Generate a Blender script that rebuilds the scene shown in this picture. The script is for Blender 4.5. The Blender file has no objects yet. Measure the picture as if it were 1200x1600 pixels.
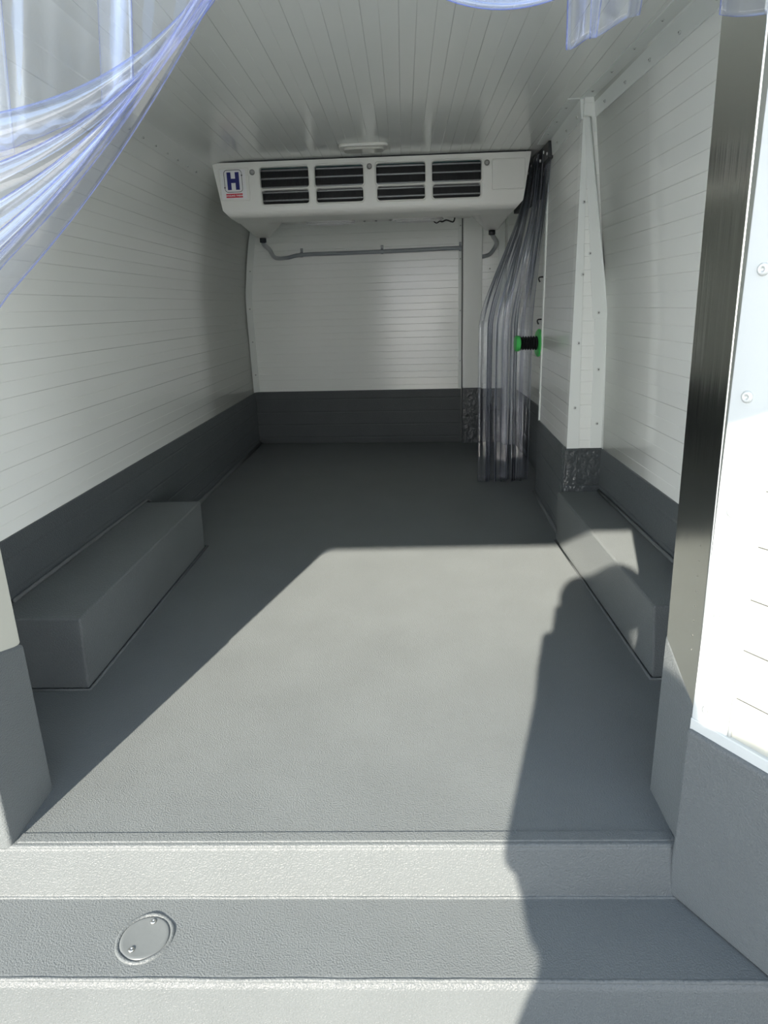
import bpy, bmesh, math, random
from mathutils import Vector, Matrix
random.seed(7)
S = bpy.context.scene
C = S.collection
PI = math.pi

# ------------------------------------------------------------------ camera
F, VPX, VPY, ROLL, H = 1050.0, 630.0, 478.0, -0.031, 0.92
d = Vector((VPX - 600, VPY - 800, F)).normalized()
p = Vector((VPX + 1000 - 600, VPY + 1000 * ROLL - 800, F))
n = p.cross(d).normalized()
if n.y > 0: n = -n
xw = d.cross(n)
R = Matrix((xw, d, n))                       # world axes in camera space
cx = R @ Vector((1, 0, 0)); cy = R @ Vector((0, -1, 0)); cz = R @ Vector((0, 0, -1))
M = Matrix((cx, cy, cz)).transposed().to_4x4(); M.translation = (0, 0, H)
cam = bpy.data.cameras.new('camera'); camo = bpy.data.objects.new('camera', cam); C.objects.link(camo)
camo.matrix_world = M
cam.sensor_fit = 'VERTICAL'; cam.sensor_height = 36; cam.lens = F / 1600 * 36
cam.clip_start = 0.01
S.camera = camo

# ------------------------------------------------------------------ light
SUN_DIR = Vector((0.27, 1.0, -0.48)).normalized()
w = bpy.data.worlds.new('sky'); S.world = w; w.use_nodes = True
nt = w.node_tree; nt.nodes.clear()
wo = nt.nodes.new('ShaderNodeOutputWorld'); bg = nt.nodes.new('ShaderNodeBackground')
tc = nt.nodes.new('ShaderNodeTexCoord'); sp = nt.nodes.new('ShaderNodeSeparateXYZ')
rp = nt.nodes.new('ShaderNodeValToRGB')
rp.color_ramp.elements[0].color = (1.0, 0.99, 0.97, 1); rp.color_ramp.elements[0].position = 0.04
rp.color_ramp.elements[1].color = (0.20, 0.27, 0.38, 1); rp.color_ramp.elements[1].position = 0.9
e_ = rp.color_ramp.elements.new(0.32); e_.color = (0.42, 0.48, 0.55, 1)
nt.links.new(tc.outputs['Generated'], sp.inputs[0]); nt.links.new(sp.outputs['Z'], rp.inputs[0])
nt.links.new(rp.outputs[0], bg.inputs[0]); nt.links.new(bg.outputs[0], wo.inputs[0])
bg.inputs[1].default_value = 5.2
sl = bpy.data.lights.new('sun', 'SUN'); sl.energy = 13.0; sl.angle = math.radians(0.6); sl.color = (1.0, 0.92, 0.80)
so = bpy.data.objects.new('sun', sl); C.objects.link(so); so.location = (-2, -6, 5)
so.rotation_euler = SUN_DIR.to_track_quat('-Z', 'Y').to_euler()
vs = S.view_settings; vs.view_transform = 'Standard'; vs.look = 'None'; vs.gamma = 1; vs.use_curve_mapping = False
vs.exposure = 0.20
S.cycles.transparent_max_bounces = 48
S.cycles.max_bounces = 16; S.cycles.diffuse_bounces = 8

# ------------------------------------------------------------------ materials
def mat(name, col, rough=0.5, metal=0.0, spec=0.5):
    m = bpy.data.materials.new(name); m.use_nodes = True
    b = m.node_tree.nodes['Principled BSDF']
    b.inputs['Base Color'].default_value = (*col, 1); b.inputs['Roughness'].default_value = rough
    b.inputs['Diffuse Roughness'].default_value = 0.0; b.inputs['Metallic'].default_value = metal; b.inputs['Specular IOR Level'].default_value = spec
    return m
def N(m, t, **kw):
    x = m.node_tree.nodes.new(t)
    for k, v in kw.items(): setattr(x, k, v)
    return x
def L(m, a, b): m.node_tree.links.new(a, b)
def math_node(m, op, a, b=None):
    x = N(m, 'ShaderNodeMath', operation=op)
    for i, v in enumerate((a, b)):
        if v is None: continue
        if isinstance(v, (int, float)): x.inputs[i].default_value = v
        else: L(m, v, x.inputs[i])
    return x.outputs[0]
WHITE = (0.875, 0.895, 0.86)
def ribbed(name, axis, period, col=WHITE, rough=0.16, depth=0.0015):
    """enamelled panel with fine pressed grooves along one axis"""
    m = mat(name, col, rough)
    b = m.node_tree.nodes['Principled BSDF']
    t = N(m, 'ShaderNodeTexCoord'); s = N(m, 'ShaderNodeSeparateXYZ'); L(m, t.outputs['Object'], s.inputs[0])
    v = s.outputs['XYZ'.index(axis)]
    f = math_node(m, 'FRACT', math_node(m, 'ADD', math_node(m, 'DIVIDE', v, period), 100.0))
    def edge(a, b_):
        r = N(m, 'ShaderNodeMapRange', interpolation_type='SMOOTHSTEP'); L(m, f, r.inputs[0])
        r.inputs[1].default_value = a; r.inputs[2].default_value = b_
        return r.outputs[0]
    h = math_node(m, 'SUBTRACT', edge(0.02, 0.05), edge(0.50, 0.53))
    no = N(m, 'ShaderNodeTexNoise'); no.inputs['Scale'].default_value = 3.0; L(m, t.outputs['Object'], no.inputs['Vector'])
    h2 = math_node(m, 'ADD', h, math_node(m, 'MULTIPLY', no.outputs['Fac'], 1.1))
    bp = N(m, 'ShaderNodeBump'); bp.inputs['Distance'].default_value = depth; bp.inputs['Strength'].default_value = 1.0
    L(m, h2, bp.inputs['Height']); L(m, bp.outputs[0], b.inputs['Normal'])
    return m
def coat(name, col, rough=0.42, scale=330, depth=0.0026, lines=False, spec=0.5):
    """sprayed grey hard coating, fine orange-peel grain"""
    m = mat(name, col, rough, spec=spec)
    b = m.node_tree.nodes['Principled BSDF']; b.inputs['Diffuse Roughness'].default_value = 1.0
    t = N(m, 'ShaderNodeTexCoord')
    a = N(m, 'ShaderNodeTexNoise'); a.inputs['Scale'].default_value = scale; a.inputs['Detail'].default_value = 2
    c = N(m, 'ShaderNodeTexNoise'); c.inputs['Scale'].default_value = 5; c.inputs['Detail'].default_value = 4
    L(m, t.outputs['Object'], a.inputs['Vector']); L(m, t.outputs['Object'], c.inputs['Vector'])
    h = math_node(m, 'ADD', a.outputs['Fac'], math_node(m, 'MULTIPLY', c.outputs['Fac'], 0.9))
    if lines:
        s = N(m, 'ShaderNodeSeparateXYZ'); L(m, t.outputs['Object'], s.inputs[0])
        f = math_node(m, 'FRACT', math_node(m, 'DIVIDE', s.outputs['Z'], 0.089))
        dd = math_node(m, 'ABSOLUTE', math_node(m, 'SUBTRACT', f, 0.5))
        r = N(m, 'ShaderNodeMapRange', interpolation_type='SMOOTHSTEP'); L(m, dd, r.inputs[0]); r.inputs[2].default_value = 0.08
        h = math_node(m, 'ADD', h, math_node(m, 'MULTIPLY', r.outputs[0], 0.9))
    bp = N(m, 'ShaderNodeBump'); bp.inputs['Distance'].default_value = depth; bp.inputs['Strength'].default_value = 0.8
    L(m, h, bp.inputs['Height']); L(m, bp.outputs[0], b.inputs['Normal'])
    rm = N(m, 'ShaderNodeValToRGB')
    rm.color_ramp.elements[0].position = 0.3; rm.color_ramp.elements[1].position = 0.72
    rm.color_ramp.elements[0].color = (*[v * 0.95 for v in col], 1); rm.color_ramp.elements[1].color = (*[min(1, v * 1.05) for v in col], 1)
    L(m, c.outputs['Fac'], rm.inputs[0]); L(m, rm.outputs[0], b.inputs['Base Color'])
    return m
GREY = (0.105, 0.115, 0.116)
M_wall = ribbed('ribbed_white_wall', 'Z', 0.089)
M_ceil = ribbed('ribbed_white_ceiling', 'X', 0.089, rough=0.15)
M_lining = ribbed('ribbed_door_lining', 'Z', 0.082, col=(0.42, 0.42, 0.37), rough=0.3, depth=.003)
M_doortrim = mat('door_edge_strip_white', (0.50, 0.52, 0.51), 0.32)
M_white = mat('white_enamel', WHITE, 0.3)
M_cream = mat('cream_profile', (0.50, 0.50, 0.44), 0.35)
M_trim = mat('white_trim', (0.80, 0.83, 0.80), 0.32)
M_floor = coat('grey_floor_coating', GREY)
M_band = coat('grey_wall_coating', (0.074, 0.084, 0.088), lines=True, rough=0.4)
M_rough = coat('grey_lumpy_coating', (0.074, 0.084, 0.088), scale=38, depth=0.016, rough=0.3)
M_abs = mat('moulded_offwhite_plastic', (0.82, 0.82, 0.77), 0.35)
M_black = mat('black_plastic', (0.012, 0.013, 0.014), 0.4)
M_dark = mat('dark_coil_cavity', (0.01, 0.012, 0.012), 0.6)
M_fin = mat('aluminium_fin', (0.38, 0.40, 0.40), 0.4, 0.9)
M_steel = mat('stainless_steel', (0.55, 0.56, 0.55), 0.25, 1.0)
M_screw = mat('screw_steel', (0.42, 0.42, 0.40), 0.35, 1.0)
M_green = mat('green_plastic', (0.07, 0.55, 0.12), 0.35)
M_hose = mat('grey_hose', (0.30, 0.33, 0.35), 0.3)
M_navy = mat('navy_ink', (0.012, 0.016, 0.16), 0.4)
M_red = mat('red_ink', (0.62, 0.02, 0.045), 0.4)
M_label = mat('sticker_white', (0.86, 0.86, 0.86), 0.35)
M_lens = mat('lamp_lens', (0.62, 0.62, 0.56), 0.2)
M_teal = mat('teal_coil_edge', (0.02, 0.16, 0.16), 0.4)
M_rail = mat('dark_metal_rail', (0.05, 0.053, 0.055), 0.3, 0.8)
M_seal = mat('dark_gasket', (0.02, 0.024, 0.03), 0.5)

M_post = mat('brushed_metal_post', (0.78, 0.78, 0.73), 0.16, 1.0)
b = M_post.node_tree.nodes['Principled BSDF']
t = N(M_post, 'ShaderNodeTexCoord'); mp = N(M_post, 'ShaderNodeMapping'); mp.inputs['Scale'].default_value = (60, 60, 0.8)
nz = N(M_post, 'ShaderNodeTexNoise'); nz.inputs['Scale'].default_value = 1.0
L(M_post, t.outputs['Object'], mp.inputs[0]); L(M_post, mp.outputs[0], nz.inputs['Vector'])
bp = N(M_post, 'ShaderNodeBump'); bp.inputs['Distance'].default_value = 0.0006; L(M_post, nz.outputs['Fac'], bp.inputs['Height']); L(M_post, bp.outputs[0], b.inputs['Normal'])

def pvc(name, tint, edge_tint, diffuse, dcol, rough=0.06, fmax=0.3, wob=0.6):
    """clear flexible PVC: lets light through tinted, Fresnel gloss on top"""
    m = bpy.data.materials.new(name); m.use_nodes = True
    ns = m.node_tree.nodes; ns.clear()
    out = ns.new('ShaderNodeOutputMaterial'); tr = ns.new('ShaderNodeBsdfTransparent')
    gl = ns.new('ShaderNodeBsdfGlossy'); gl.inputs['Roughness'].default_value = rough; gl.inputs['Color'].default_value = (0.95, 0.97, 1, 1)
    di = ns.new('ShaderNodeBsdfTranslucent'); di.inputs['Color'].default_value = (*dcol, 1)
    d2 = ns.new('ShaderNodeBsdfDiffuse'); d2.inputs['Color'].default_value = (*dcol, 1)
    lw = ns.new('ShaderNodeLayerWeight'); lw.inputs['Blend'].default_value = 0.35
    mc = ns.new('ShaderNodeMix'); mc.data_type = 'RGBA'
    mc.inputs[6].default_value = (*tint, 1); mc.inputs[7].default_value = (*edge_tint, 1)
    L(m, lw.outputs['Facing'], mc.inputs[0]); L(m, mc.outputs[2], tr.inputs[0])
    fr = ns.new('ShaderNodeFresnel'); fr.inputs['IOR'].default_value = 1.45
    dm = ns.new('ShaderNodeMixShader'); dm.inputs[0].default_value = 0.5; L(m, di.outputs[0], dm.inputs[1]); L(m, d2.outputs[0], dm.inputs[2])
    m1 = ns.new('ShaderNodeMixShader'); m1.inputs[0].default_value = diffuse
    L(m, tr.outputs[0], m1.inputs[1]); L(m, dm.outputs[0], m1.inputs[2])
    fmin = math_node(m, 'MINIMUM', fr.outputs[0], fmax); m2 = ns.new('ShaderNodeMixShader'); L(m, fmin, m2.inputs[0]); L(m, m1.outputs[0], m2.inputs[1]); L(m, gl.outputs[0], m2.inputs[2])
    L(m, m2.outputs[0], out.inputs[0])
    tcn = ns.new('ShaderNodeTexCoord'); no = ns.new('ShaderNodeTexNoise'); no.inputs['Scale'].default_value = 9
    bp = ns.new('ShaderNodeBump'); bp.inputs['Distance'].default_value = 0.004; bp.inputs['Strength'].default_value = wob
    L(m, tcn.outputs['Object'], no.inputs['Vector']); L(m, no.outputs['Fac'], bp.inputs['Height']); L(m, bp.outputs[0], gl.inputs['Normal'])
    return m
M_pvc = pvc('clear_blue_pvc', (0.97, 0.973, 0.985), (0.87, 0.89, 0.975), 0.02, (0.7, 0.78, 1.0), 0.035, 0.26)
M_pvce = pvc('blue_pvc_cut_edge', (0.60, 0.65, 0.95), (0.5, 0.55, 0.93), 0.28, (0.28, 0.36, 0.95), 0.1, 0.15)
M_pvc2 = pvc('clear_grey_pvc', (0.945, 0.948, 0.965), (0.78, 0.785, 0.84), 0.02, (0.5, 0.52, 0.66), 0.03, 0.9, 0.2)
M_pvc2e = pvc('grey_pvc_cut_edge', (0.7, 0.72, 0.8), (0.6, 0.62, 0.74), 0.45, (0.75, 0.77, 0.86))

# ------------------------------------------------------------------ mesh helpers
def tag(o, label=None, cat=None, group=None, kind=None):
    if label: o['label'] = label
    if cat: o['category'] = cat
    if group: o['group'] = group
    if kind: o['kind'] = kind
    return o
def empty(name, loc=(0, 0, 0), rz=0):
    o = bpy.data.objects.new(name, None); C.objects.link(o); o.location = loc; o.rotation_euler.z = rz
    o.empty_display_size = 0.05
    return o
def obj(name, bm, m, parent=None, smooth=False, bevel=0, seg=2, loc=None):
    bmesh.ops.recalc_face_normals(bm, faces=bm.faces)
    me = bpy.data.meshes.new(name); bm.to_mesh(me); bm.free()
    ms = m if isinstance(m, (list, tuple)) else [m]
    for x in ms: me.materials.append(x)
    if smooth:
        for f in me.polygons: f.use_smooth = True
    o = bpy.data.objects.new(name, me); C.objects.link(o)
    if parent: o.parent = parent
    if loc: o.location = loc
    if bevel:
        b = o.modifiers.new('bevel', 'BEVEL'); b.width = bevel; b.segments = seg; b.limit_method = 'ANGLE'; b.angle_limit = math.radians(35)
        if not smooth:
            for f in me.polygons: f.use_smooth = True
            w = o.modifiers.new('wn', 'WEIGHTED_NORMAL'); w.keep_sharp = True
    return o
def hexa(bm, a, b, mi=0):
    """box from 8 corners: a = 4 bottom corners (ccw), b = 4 top corners"""
    v = [bm.verts.new(q) for q in list(a) + list(b)]
    for f in ((3, 2, 1, 0), (4, 5, 6, 7), (0, 1, 5, 4), (1, 2, 6, 5), (2, 3, 7, 6), (3, 0, 4, 7)):
        bm.faces.new([v[i] for i in f]).material_index = mi
def box(bm, lo, hi, mi=0):
    (x0, y0, z0), (x1, y1, z1) = lo, hi
    hexa(bm, [(x0, y0, z0), (x1, y0, z0), (x1, y1, z0), (x0, y1, z0)], [(x0, y0, z1), (x1, y0, z1), (x1, y1, z1), (x0, y1, z1)], mi)
def boxobj(name, lo, hi, m, parent=None, bevel=0, **k):
    bm = bmesh.new(); box(bm, lo, hi); return obj(name, bm, m, parent, bevel=bevel, **k)
def frame_for(dirv):
    dirv = dirv.normalized(); u = dirv.orthogonal().normalized(); return u, dirv.cross(u)
def tube(bm, pts, r, seg=12, caps=True):
    pts = [Vector(q) for q in pts]; rings = []
    u = None
    for i, q in enumerate(pts):
        t = (pts[min(i + 1, len(pts) - 1)] - pts[max(i - 1, 0)]).normalized()
        if u is None: u = t.orthogonal().normalized()
        u = (u - t * u.dot(t)).normalized(); v = t.cross(u)
        rr = r[i] if isinstance(r, (list, tuple)) else r
        rings.append([bm.verts.new(q + (u * math.cos(a) + v * math.sin(a)) * rr) for a in [2 * PI * k / seg for k in range(seg)]])
    for a, b in zip(rings, rings[1:]):
        for k in range(seg): bm.faces.new((a[k], a[(k + 1) % seg], b[(k + 1) % seg], b[k]))
    if caps: bm.faces.new(rings[0][::-1]); bm.faces.new(rings[-1])
def smooth_path(pts, n=8):
    P = [Vector(q) for q in pts]; out = []
    for i in range(len(P) - 1):
        p0, p1, p2, p3 = P[max(i - 1, 0)], P[i], P[i + 1], P[min(i + 2, len(P) - 1)]
        for k in range(n):
            t = k / n
            out.append(0.5 * ((2 * p1) + (p2 - p0) * t + (2 * p0 - 5 * p1 + 4 * p2 - p3) * t * t + (3 * p1 - p0 - 3 * p2 + p3) * t ** 3))
    out.append(P[-1]); return out
def lathe(bm, o, axis, prof, seg=20, mi=0):
    """prof: list of (distance along axis, radius)"""
    o = Vector(o); u, v = frame_for(Vector(axis)); ax = Vector(axis).normalized(); rings = []
    for h, r in prof:
        rings.append([bm.verts.new(o + ax * h + (u * math.cos(a) + v * math.sin(a)) * max(r, 1e-5)) for a in [2 * PI * k / seg for k in range(seg)]])
    for a, b in zip(rings, rings[1:]):
        for k in range(seg): bm.faces.new((a[k], a[(k + 1) % seg], b[(k + 1) % seg], b[k])).material_index = mi
    bm.faces.new(rings[0][::-1]).material_index = mi; bm.faces.new(rings[-1]).material_index = mi
def slab(bm, poly, off, mi=0):
    """polygon extruded by the vector off"""
    off = Vector(off); a = [bm.verts.new(q) for q in poly]; b = [bm.verts.new(Vector(q) + off) for q in poly]
    bm.faces.new(a).material_index = mi; bm.faces.new(b[::-1]).material_index = mi
    k = len(a)
    for i in range(k): bm.faces.new((a[i], b[i], b[(i + 1) % k], a[(i + 1) % k])).material_index = mi
def rivet(parent, pos, normal, r=0.006, name='rivet'):
    bm = bmesh.new()
    lathe(bm, pos, normal, [(-0.002, r), (0.0006, r), (0.002, r * 0.78), (0.0026, r * 0.42)], 14)
    lathe(bm, Vector(pos) + Vector(normal).normalized() * .0024, normal, [(0, r * .40), (.0008, r * .36)], 12, 1)
    return obj(name, bm, [M_rivet, M_hole], parent, smooth=False)
M_hole = mat('rivet_core', (.05, .05, .05), .5, .5)
M_rivet = mat('white_rivet', (0.62, 0.64, 0.62), 0.35, 0.4)
def struct(o, label=None):
    o['kind'] = 'structure'
    if label: o['label'] = label
    return o

# ------------------------------------------------------------------ shell of the load space
ZC = 1.580                    # ceiling
ZB = 0.366                    # top of the grey coating on the walls
FE = 0.972                    # edge of the load floor
def yb(x): return 4.763 - (x + 1.06) * 0.0744      # back wall, slightly out of square

bm = bmesh.new()
slab(bm, [(-1.35, FE, 0), (1.2, FE, 0), (1.2, 5.0, 0), (-1.35, 5.0, 0)], (0, 0, -0.08))
floor = struct(obj('floor', bm, M_floor, bevel=0.005))
# low weld seam across the floor and sealant fillet lines
bm = bmesh.new(); box(bm, (-0.728, .981, -.004), (.463, 1.004, .0022)); obj('floor_seam', bm, M_floor, floor, bevel=.0018)

# rear steps: sloped riser, tread, riser, lower tread
bm = bmesh.new()
prof = [(FE - 0.001, -0.003), (FE - 0.016, -0.1), (0.803, -0.1), (0.793, -0.108), (0.785, -0.196), (0.50, -0.2), (0.50, -0.32), (FE + 0.1, -0.32), (FE + 0.1, -0.003)]
slab(bm, [(-1.3, y, z) for y, z in prof], (2.6, 0, 0))
tread = struct(obj('rear_step', bm, M_floor, bevel=0.007, seg=3))
bm = bmesh.new()
for ya, za, rr in ((FE - 0.017, -0.1, 0.0035), (0.801, -0.1025, 0.0035)):
    pts = [(-1.2 + 1.9 * i / 60, ya + random.uniform(-.0006, .0006), za + random.uniform(-.0004, .0004)) for i in range(61)]
    tube(bm, pts, rr, 8)
obj('coating_bead', bm, M_floor, tread, smooth=True)

# left wall: curved profile, widest at waist height
LP = [(-1.057, 0), (-1.058, 0.37), (-1.061, 0.94), (-1.045, 1.12), (-1.023, 1.268), (-1.0, 1.386), (-0.975, 1.46), (-0.94, 1.515), (-0.89, 1.555), (-0.83, 1.575), (-.76, ZC - .001), (-.74, ZC + .004)]
def smooth_prof(P, n=5): return [(v.x, v.y) for v in smooth_path([(a, b_, 0) for a, b_ in P], n)]
LPS = smooth_prof(LP)
bm = bmesh.new()
rows = []
for y in (1.0, 2.2, 3.5, 4.85):
    rows.append([bm.verts.new((x, y, z)) for x, z in LPS])
outr = [[bm.verts.new((-1.12, y, z)) for x, z in LPS] for y in (1.0, 2.2, 3.5, 4.85)]
for a, b_ in zip(rows, rows[1:]):
    for i in range(len(a) - 1): bm.faces.new((a[i], b_[i], b_[i + 1], a[i + 1]))
for a, b_ in zip(outr, outr[1:]):
    for i in range(len(a) - 1): bm.faces.new((a[i + 1], b_[i + 1], b_[i], a[i]))
for a, b_, c, e in ((rows[0], outr[0], 0, 0), (rows[-1], outr[-1], 0, 0)):
    for i in range(len(a) - 1): bm.faces.new((a[i], a[i + 1], b_[i + 1], b_[i]))
wl = struct(obj('wall_left', bm, M_wall, smooth=True))
def lx(z):
    for (x0, z0), (x1, z1) in zip(LPS, LPS[1:]):
        if z0 <= z <= z1: return x0 + (x1 - x0) * (z - z0) / (z1 - z0)
    return LPS[-1][0]

# right wall behind the pilaster, with the side door recess
FX0, FX1 = 0.628, 0.655       # far wall at y = 2.6 and at y = 3.3
bm = bmesh.new()
def fx(y): return FX0 + (FX1 - FX0) * (y - 2.6) / 0.7
hexa(bm, [(fx(2.6), 2.6, -.02), (1.0, 2.6, -.02), (1.0, 3.3, -.02), (fx(3.3), 3.3, -.02)], [(fx(2.6), 2.6, 1.62), (1.0, 2.6, 1.62), (1.0, 3.3, 1.62), (fx(3.3), 3.3, 1.62)])
hexa(bm, [(0.66, 4.52, -.02), (1.0, 4.52, -.02), (1.0, 4.9, -.02), (0.66, 4.9, -.02)], [(0.66, 4.52, 1.62), (1.0, 4.52, 1.62), (1.0, 4.9, 1.62), (0.66, 4.9, 1.62)])
hexa(bm, [(0.66, 3.28, 1.50), (1.0, 3.28, 1.50), (1.0, 4.55, 1.50), (0.66, 4.55, 1.50)], [(0.66, 3.28, 1.62), (1.0, 3.28, 1.62), (1.0, 4.55, 1.62), (0.66, 4.55, 1.62)])
wr = struct(obj('wall_right', bm, M_wall))
# near right wall, leaning in above the waist
def rx(y, z):
    top = 0.715 - 0.045 * (y - 1.2) / 1.4
    pr = [(0.0, 0.762), (0.37, 0.764), (0.87, 0.746), (1.516, top), (1.62, top - 0.02)]
    for (z0, x0), (z1, x1) in zip(pr, pr[1:]):
        if z <= z1: return x0 + (x1 - x0) * (z - z0) / (z1 - z0)
    return pr[-1][1]
bm = bmesh.new(); rows = []
ZS = [0, .2, .37, .6, .8, .87, .95, 1.1, 1.3, 1.516, 1.62]
for y in (1.0, 1.5, 2.0, 2.62): rows.append([bm.verts.new((rx(y, z), y, z)) for z in ZS])
outr = [[bm.verts.new((0.83, y, z)) for z in ZS] for y in (1.0, 1.5, 2.0, 2.62)]
for a, b_ in zip(rows, rows[1:]):
    for i in range(len(a) - 1): bm.faces.new((a[i], a[i + 1], b_[i + 1], b_[i]))
for a, b_ in zip(outr, outr[1:]):
    for i in range(len(a) - 1): bm.faces.new((a[i], a[i + 1], b_[i + 1], b_[i]))
for a, b_ in ((rows[0], outr[0]), (rows[-1], outr[-1])):
    for i in range(len(a) - 1): bm.faces.new((a[i], a[i + 1], b_[i + 1], b_[i]))
wn = struct(obj('wall_right_front', bm, M_wall, smooth=True))
# back wall
bm = bmesh.new()
slab(bm, [(-1.2, yb(-1.2), -.02), (1.0, yb(1.0), -.02), (1.0, yb(1.0), 1.63), (-1.2, yb(-1.2), 1.63)], (0, 0.06, 0))
wb = struct(obj('wall_back', bm, M_wall))
# ceiling
bm = bmesh.new(); box(bm, (-1.2, 1.0, ZC), (1.1, 5.0, ZC + 0.06))
ce = struct(obj('ceiling', bm, M_ceil))

# grey coated lower walls
bm = bmesh.new()
hexa(bm, [(-1.07, 1.0, 0), (-1.05, 1.0, 0), (-1.05, 4.8, 0), (-1.07, 4.8, 0)], [(-1.07, 1.0, ZB), (-1.053, 1.0, ZB), (-1.053, 4.8, ZB), (-1.07, 4.8, ZB)])
bl = struct(obj('baseboard_left', bm, M_band, bevel=0.002))
bm = bmesh.new()
tube(bm, [(-1.045, 1.6, .205), (-1.045, 2.57, .205), (-1.045, 2.6, .19)], .006, 8); tube(bm, [(-1.045, 2.58, .004), (-1.045, 4.75, .004)], .012, 8)
obj('sealant', bm, M_floor, bl, smooth=True)
bm = bmesh.new()
e = 0.012
slab(bm, [(-1.07, yb(-1.07) - e, 0), (0.383, yb(.383) - e, 0), (0.383, yb(.383) - e, ZB + .003), (-1.07, yb(-1.07) - e, ZB + .003)], (0, 0.03, 0))
slab(bm, [(0.513, yb(.51) - e, 0), (0.70, yb(.70) - e, 0), (0.70, yb(.70) - e, ZB), (0.513, yb(.51) - e, ZB)], (0, 0.03, 0))
bb = struct(obj('baseboard_back', bm, M_band, bevel=0.003))
bm = bmesh.new()
for ya, yc in ((1.1, 2.6),):
    hexa(bm, [(0.752, ya, 0), (0.78, ya, 0), (0.78, yc, 0), (0.752, yc, 0)], [(0.757, ya, ZB - .005), (0.78, ya, ZB - .005), (0.78, yc, ZB), (0.757, yc, ZB)])
hexa(bm, [(fx(2.6) - .007, 2.6, 0), (0.72, 2.6, 0), (0.72, 3.305, 0), (fx(3.3) - .007, 3.305, 0)], [(fx(2.6) - .005, 2.6, ZB), (0.72, 2.6, ZB), (0.72, 3.305, ZB), (fx(3.3) - .005, 3.305, ZB)])
br = struct(obj('baseboard_right', bm, M_band, bevel=0.002))
bm = bmesh.new(); tube(bm, [(0.748, 1.52, .207), (0.748, 2.56, .207)], .006, 8); tube(bm, [(fx(2.6) - .01, 2.62, .003), (fx(3.3) - .01, 3.3, .003)], .01, 8)
obj('sealant', bm, M_floor, br, smooth=True)

# side sliding door seen in the recess
bm = bmesh.new(); box(bm, (0.745, 3.25, ZB), (0.79, 4.56, 1.58))
sd = struct(obj('door_2', bm, M_wall))
boxobj('kick_panel', (0.738, 3.25, 0.0), (0.79, 4.56, ZB), M_band, sd, bevel=.003)
bm = bmesh.new(); slab(bm, [(0.66, 3.298, .36), (0.672, 3.298, .36), (0.672, 3.298, 1.5), (0.66, 3.298, 1.5)], (0, 0.014, 0))
slab(bm, [(0.650, 3.29, .36), (0.661, 3.29, .36), (0.661, 3.29, 1.47), (0.650, 3.29, 1.47)], (0, 0.02, 0))
tdj = struct(obj('trim_1', bm, M_trim, bevel=.002), 'thin white edging strip on the side door opening')
boxobj('upper_seal', (0.668, 3.32, 1.36), (0.735, 3.40, 1.43), M_seal, tdj, bevel=.004)
bm = bmesh.new(); box(bm, (0.69, 3.3, 1.44), (0.745, 4.5, 1.52)); obj('door_track', bm, M_seal, tdj)
for z in (1.30, 1.21, .62, .50): rivet(tdj, (0.649, 3.30, z), (-1, 0, 0), .005)

# pilaster panel stepping out to the near wall (triangular)
bm = bmesh.new(); py = 2.6
pts = [(fx(py), py, ZB - .01), (rx(py, ZB), py, ZB - .01), (rx(py, .87), py, .87), (fx(py) + .006, py, 1.512), (fx(py), py, 1.512)]
slab(bm, pts, (0, 0.05, 0))
bmesh.ops.translate(bm, verts=bm.verts, vec=(0, -.004, 0))
pil = struct(obj('trim_2', bm, M_wall), 'white triangular filler panel on the right wall')
py -= .004
def strip3(bm, a0, a1, b0, b1, y, t=.003): slab(bm, [(a0[0], y, a0[1]), (a1[0], y, a1[1]), (b1[0], y, b1[1]), (b0[0], y, b0[1])], (0, -t, 0))
bm = bmesh.new(); strip3(bm, (fx(py) - .003, ZB), (fx(py) + .044, ZB), (fx(py) - .003, 1.515), (fx(py) + .012, 1.515), py); 
obj('edge_strip', bm, M_trim, pil, bevel=.001)
bm = bmesh.new(); strip3(bm, (0.695, .855), (0.749, .855), (fx(py) + .0, 1.515), (fx(py) + .02, 1.515), py - .003)
obj('edge_strip', bm, M_trim, pil, bevel=.001)
bm = bmesh.new(); strip3(bm, (0.715, ZB), (0.763, ZB), (0.703, .86), (0.748, .87), py)
obj('edge_strip', bm, M_trim, pil, bevel=.001)
bm = bmesh.new(); tube(bm, [(0.762, py - .004, ZB), (0.748, py - .004, .87), (0.645, py - .004, 1.515)], .004, 8); obj('sealant', bm, M_trim, pil, smooth=True)
for x, z in ((.641, 1.25), (.672, 1.08), (.650, 1.009), (.715, .875), (.648, .768), (.727, .67), (.648, .528), (.735, .466)): rivet(pil, (x, py - .006, z), (0, -1, 0), .0055)
bm = bmesh.new()
slab(bm, [(fx(py) - .012, py - .008, .19), (0.765, py - .008, .19), (0.763, py - .008, ZB + .004), (fx(py) - .008, py - .008, ZB + .004)], (0, 0.06, 0))
slab(bm, [(fx(py) - .014, py - .014, .19), (fx(py) + .04, py - .014, .19), (fx(py) + .042, py - .012, ZB + .002), (fx(py) - .01, py - .012, ZB + .002)], (0, 0.02, 0))
slab(bm, [(fx(py) - .012, py - .02, .195), (0.762, py - .02, .195), (0.762, py - .016, .225), (fx(py) - .012, py - .016, .225)], (0, 0.02, 0))
obj('coated_base', bm, M_rough, pil, bevel=.004)

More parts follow.
